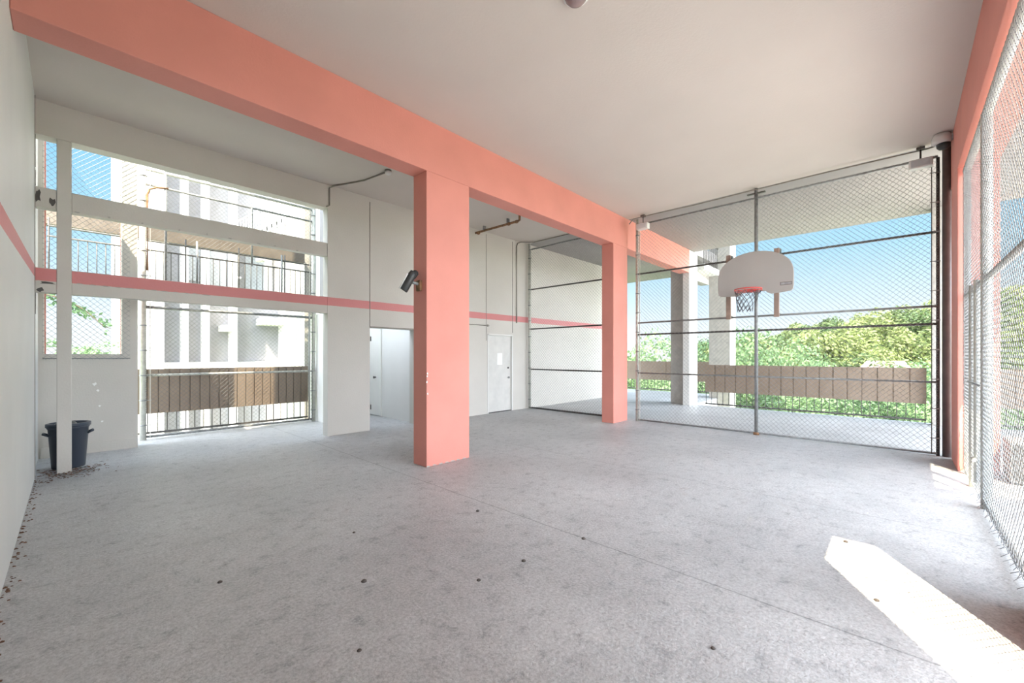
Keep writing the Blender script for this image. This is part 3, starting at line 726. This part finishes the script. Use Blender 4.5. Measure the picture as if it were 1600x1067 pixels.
# ------------------------------------------------------------------ ground, hill, trees
pv = MB(); pv.box(-60, 60, -60, -5.0, GZ, GZ+0.05)  # unseen pale surface, added to throw sunlight up at the ceiling
struct(pv.build('bounce_lot', 'bounce_lot'), 'unseen pale lot added to bounce sunlight into the bay', 'ground')
g = MB(); g.box(-120, 150, -120, 150, GZ-.5, GZ)
struct(g.build('ground', 'ground'), 'green ground far below the terrace', 'ground')
def crest(y): return max(-3.0, min(11.0, 4.9-0.175*y))
def hillz(x, y):
    s = max(0.0, min(1.0, (x-38)/62.0)); s = s*s*(3-2*s)
    s2 = 1 if x < 105 else max(0, 1-(x-105)/60)
    return GZ+(crest(y)-GZ)*s*s2
me = bpy.data.meshes.new('hillside'); vs = []; fs = []
NX, NY = 45, 50
for i in range(NX):
    for k in range(NY):
        x = 36+i*3.0; y = -70+k*3.2; vs.append((x, y, hillz(x, y)-0.05))
for i in range(NX-1):
    for k in range(NY-1): a = i*NY+k; fs.append([a, a+NY, a+NY+1, a+1])
me.from_pydata(vs, [], fs); me.materials.append(M['ground'])
for p in me.polygons: p.use_smooth = True
ho = bpy.data.objects.new('hillside', me); COL.objects.link(ho); struct(ho, 'low green hill rising beyond the terrace', 'hill')

def crown(seed, n, blobs, leaf, rad=(1, 1, 1)):
    """a leafy crown: leaf cards scattered over the shells of several lumps"""
    rnd = random.Random(seed); mb = MB(); cs = []
    for i in range(blobs):
        a = rnd.uniform(0, 2*PI); r = rnd.uniform(0, .62); z = rnd.uniform(-.55, .6)
        cs.append((Vector((math.cos(a)*r*rad[0], math.sin(a)*r*rad[1], z*rad[2])), rnd.uniform(.28, .48)))
    for i in range(n):
        c, r = rnd.choice(cs)
        d = Vector((rnd.gauss(0, 1), rnd.gauss(0, 1), rnd.gauss(0, 1)+.25)).normalized()
        p = c+d*r*rnd.uniform(.72, 1.08); s = leaf*rnd.uniform(.6, 1.3)
        nrm = (d+Vector((rnd.gauss(0, .5), rnd.gauss(0, .5), rnd.gauss(0, .5)))).normalized()
        u = nrm.cross(Vector((rnd.random(), rnd.random(), rnd.random()))).normalized(); v_ = nrm.cross(u); k = len(mb.v)
        mb.v += [tuple(p-u*s), tuple(p+v_*s*.55), tuple(p+u*s), tuple(p-v_*s*.55)]
        mb.f.append([k, k+1, k+2, k+3]); mb.sm.append(False)
    return mb
def crown_mesh(name, seed, n, blobs, leaf, m, rad=(1, 1, 1)):
    mb = crown(seed, n, blobs, leaf, rad); me = bpy.data.meshes.new(name); me.from_pydata(mb.v, [], mb.f); me.materials.append(M[m]); return me
HM = [crown_mesh('hill_tree', 10+i, 1300, 10, .07, 'leaf_hill', (1, 1, .9)) for i in range(5)]
NM = [crown_mesh('crown', 30+i, 8000, 18, .034, 'leaf_near', (1, 1, 1)) for i in range(3)]
rnd = random.Random(5); cnt = 0
cands = []
for x in range(42, 112, 5):
    for y in range(-40, 60, 5):
        X_ = x+rnd.uniform(-2, 2); Y_ = y+rnd.uniform(-2, 2)
        px = 800+648*((X_*math.sin(HEAD)-Y_*math.cos(HEAD))/(X_*math.cos(HEAD)+Y_*math.sin(HEAD)))
        if 1080 < px < 1640: cands.append((X_, Y_))
for X_, Y_ in cands[:300]:
    o = bpy.data.objects.new('hill_tree', HM[cnt % 5]); COL.objects.link(o); cnt += 1
    s = rnd.uniform(3.0, 4.3)
    o.location = (X_, Y_, hillz(X_, Y_)+s*.55); o.scale = (s, s, s*rnd.uniform(.8, 1.05)); o.rotation_euler = (0, 0, rnd.uniform(0, 6.28))
    tag(o, 'one of the yellow-green round trees covering the far hillside', 'tree', 'trees covering the far hillside')
def tree(x, y, ztop, r, label, group=None, k=0, zs=1.0, zg=GZ):
    t = thing('leafy_tree', label, 'tree', (x, y, zg), group)
    o = bpy.data.objects.new('crown', NM[k % 3]); COL.objects.link(o); o.parent = t
    o.location = (0, 0, ztop-r*zs-zg); o.scale = (r, r, r*zs); o.rotation_euler = (0, 0, k*1.3)
    P(MB().tube([(x, y, zg-.1), (x+.1, y, ztop-r*1.2)], [.22, .08], 8).build('trunk', 'trunk'), t)
GR = 'leafy trees just below the terrace'
tree(27, 12.6, 3.0, 3.4, 'pale green leafy tree between the coral pillar and pale column', None, 0, 1.3)
tree(31, 9.8, 3.3, 3.3, 'pale green leafy tree right behind the pale terrace column', None, 1, 1.3)
tree(24, 4.6, 3.1, 2.6, 'leafy tree below the backboard left of the fence centre post', None, 2, 1.5)
tree(29, 15.5, 2.4, 3.2, 'pale green leafy tree close against the coral pillar edge', None, 2, 1.2)
rr_ = random.Random(3)
for i, (x, y, zt, r) in enumerate(((22, 3.0, .35, 2.3), (22.5, 0.6, .45, 2.3), (22, -1.6, .3, 2.4), (23, 6.3, .6, 2.4), (26, -4.4, .6, 2.8), (27, 1.6, .9, 2.6), (30, -1.5, .9, 3.0), (36, 4.5, 1.6, 3.4), (38, -1.0, 1.4, 3.4), (34, 10.5, 1.8, 3.2), (37, -8, 1.5, 3.5), (23.5, 9.5, .5, 2.4), (24.5, 13, .6, 2.6))):
    tree(x, y, zt, r, 'bushy green tree whose top shows low behind the tan terrace railings', GR, i, .9)
tree(0.35, 18.5, 2.0, 1.5, 'light green treetop low in the left rear window', None, 1, .8)
tree(-1.4, 20.5, 2.4, 1.8, 'light green treetop left of the slim cream post', None, 2, .9)
t = thing('tree_branch', 'thin leafy branch hanging in the left rear window', 'branch', (0.0, 15.2, 2.6))
P(MB().tube([(-1.2, 15.2, 3.3), (-.1, 15.2, 3.0), (.25, 15.2, 2.75), (.60, 15.2, 2.35), (.75, 15.2, 2.3)], [.03, .02, .015, .01, .006], 6).build('branch', 'trunk'), t)
mb = MB(); rb = random.Random(9)
for i in range(170):
    q = rb.random(); px_ = -1.2+1.95*q; pz = 3.3-.95*q**1.5
    c_ = Vector((px_+rb.gauss(0, .06), 15.2+rb.gauss(0, .1), pz+rb.gauss(0, .09))); s = rb.uniform(.04, .08); a = rb.uniform(0, 6.28)
    u = Vector((math.cos(a), rb.gauss(0, .4), math.sin(a))).normalized(); v_ = u.cross(Vector((rb.gauss(0, .4), 1, 0))).normalized(); k = len(mb.v)
    mb.v += [tuple(c_-u*s), tuple(c_+v_*s*.5), tuple(c_+u*s), tuple(c_-v_*s*.5)]; mb.f.append([k, k+1, k+2, k+3]); mb.sm.append(False)
P(mb.build('leaves', 'leaf_near'), t)
hs = thing('hillside_house', 'small house with pinkish roof at the foot of the hill', 'house', (60, 1.5, hillz(60, 1.5)))
P(box(58, 62, -0.6, 3.2, hillz(60, 1.5)-1, -0.1).build('wall', 'bwhite'), hs)
rf = MB(); rf.v += [(57.6, -1, -.1), (62.4, -1, -.1), (62.4, 3.6, -.1), (57.6, 3.6, -.1), (60, -.2, 1.0), (60, 2.8, 1.0)]
for q in ((0, 1, 4), (1, 2, 5, 4), (2, 3, 5), (3, 0, 4, 5), (0, 3, 2, 1)): rf.f.append(list(q)); rf.sm.append(False)
P(rf.build('roof', 'roof_pink'), hs)
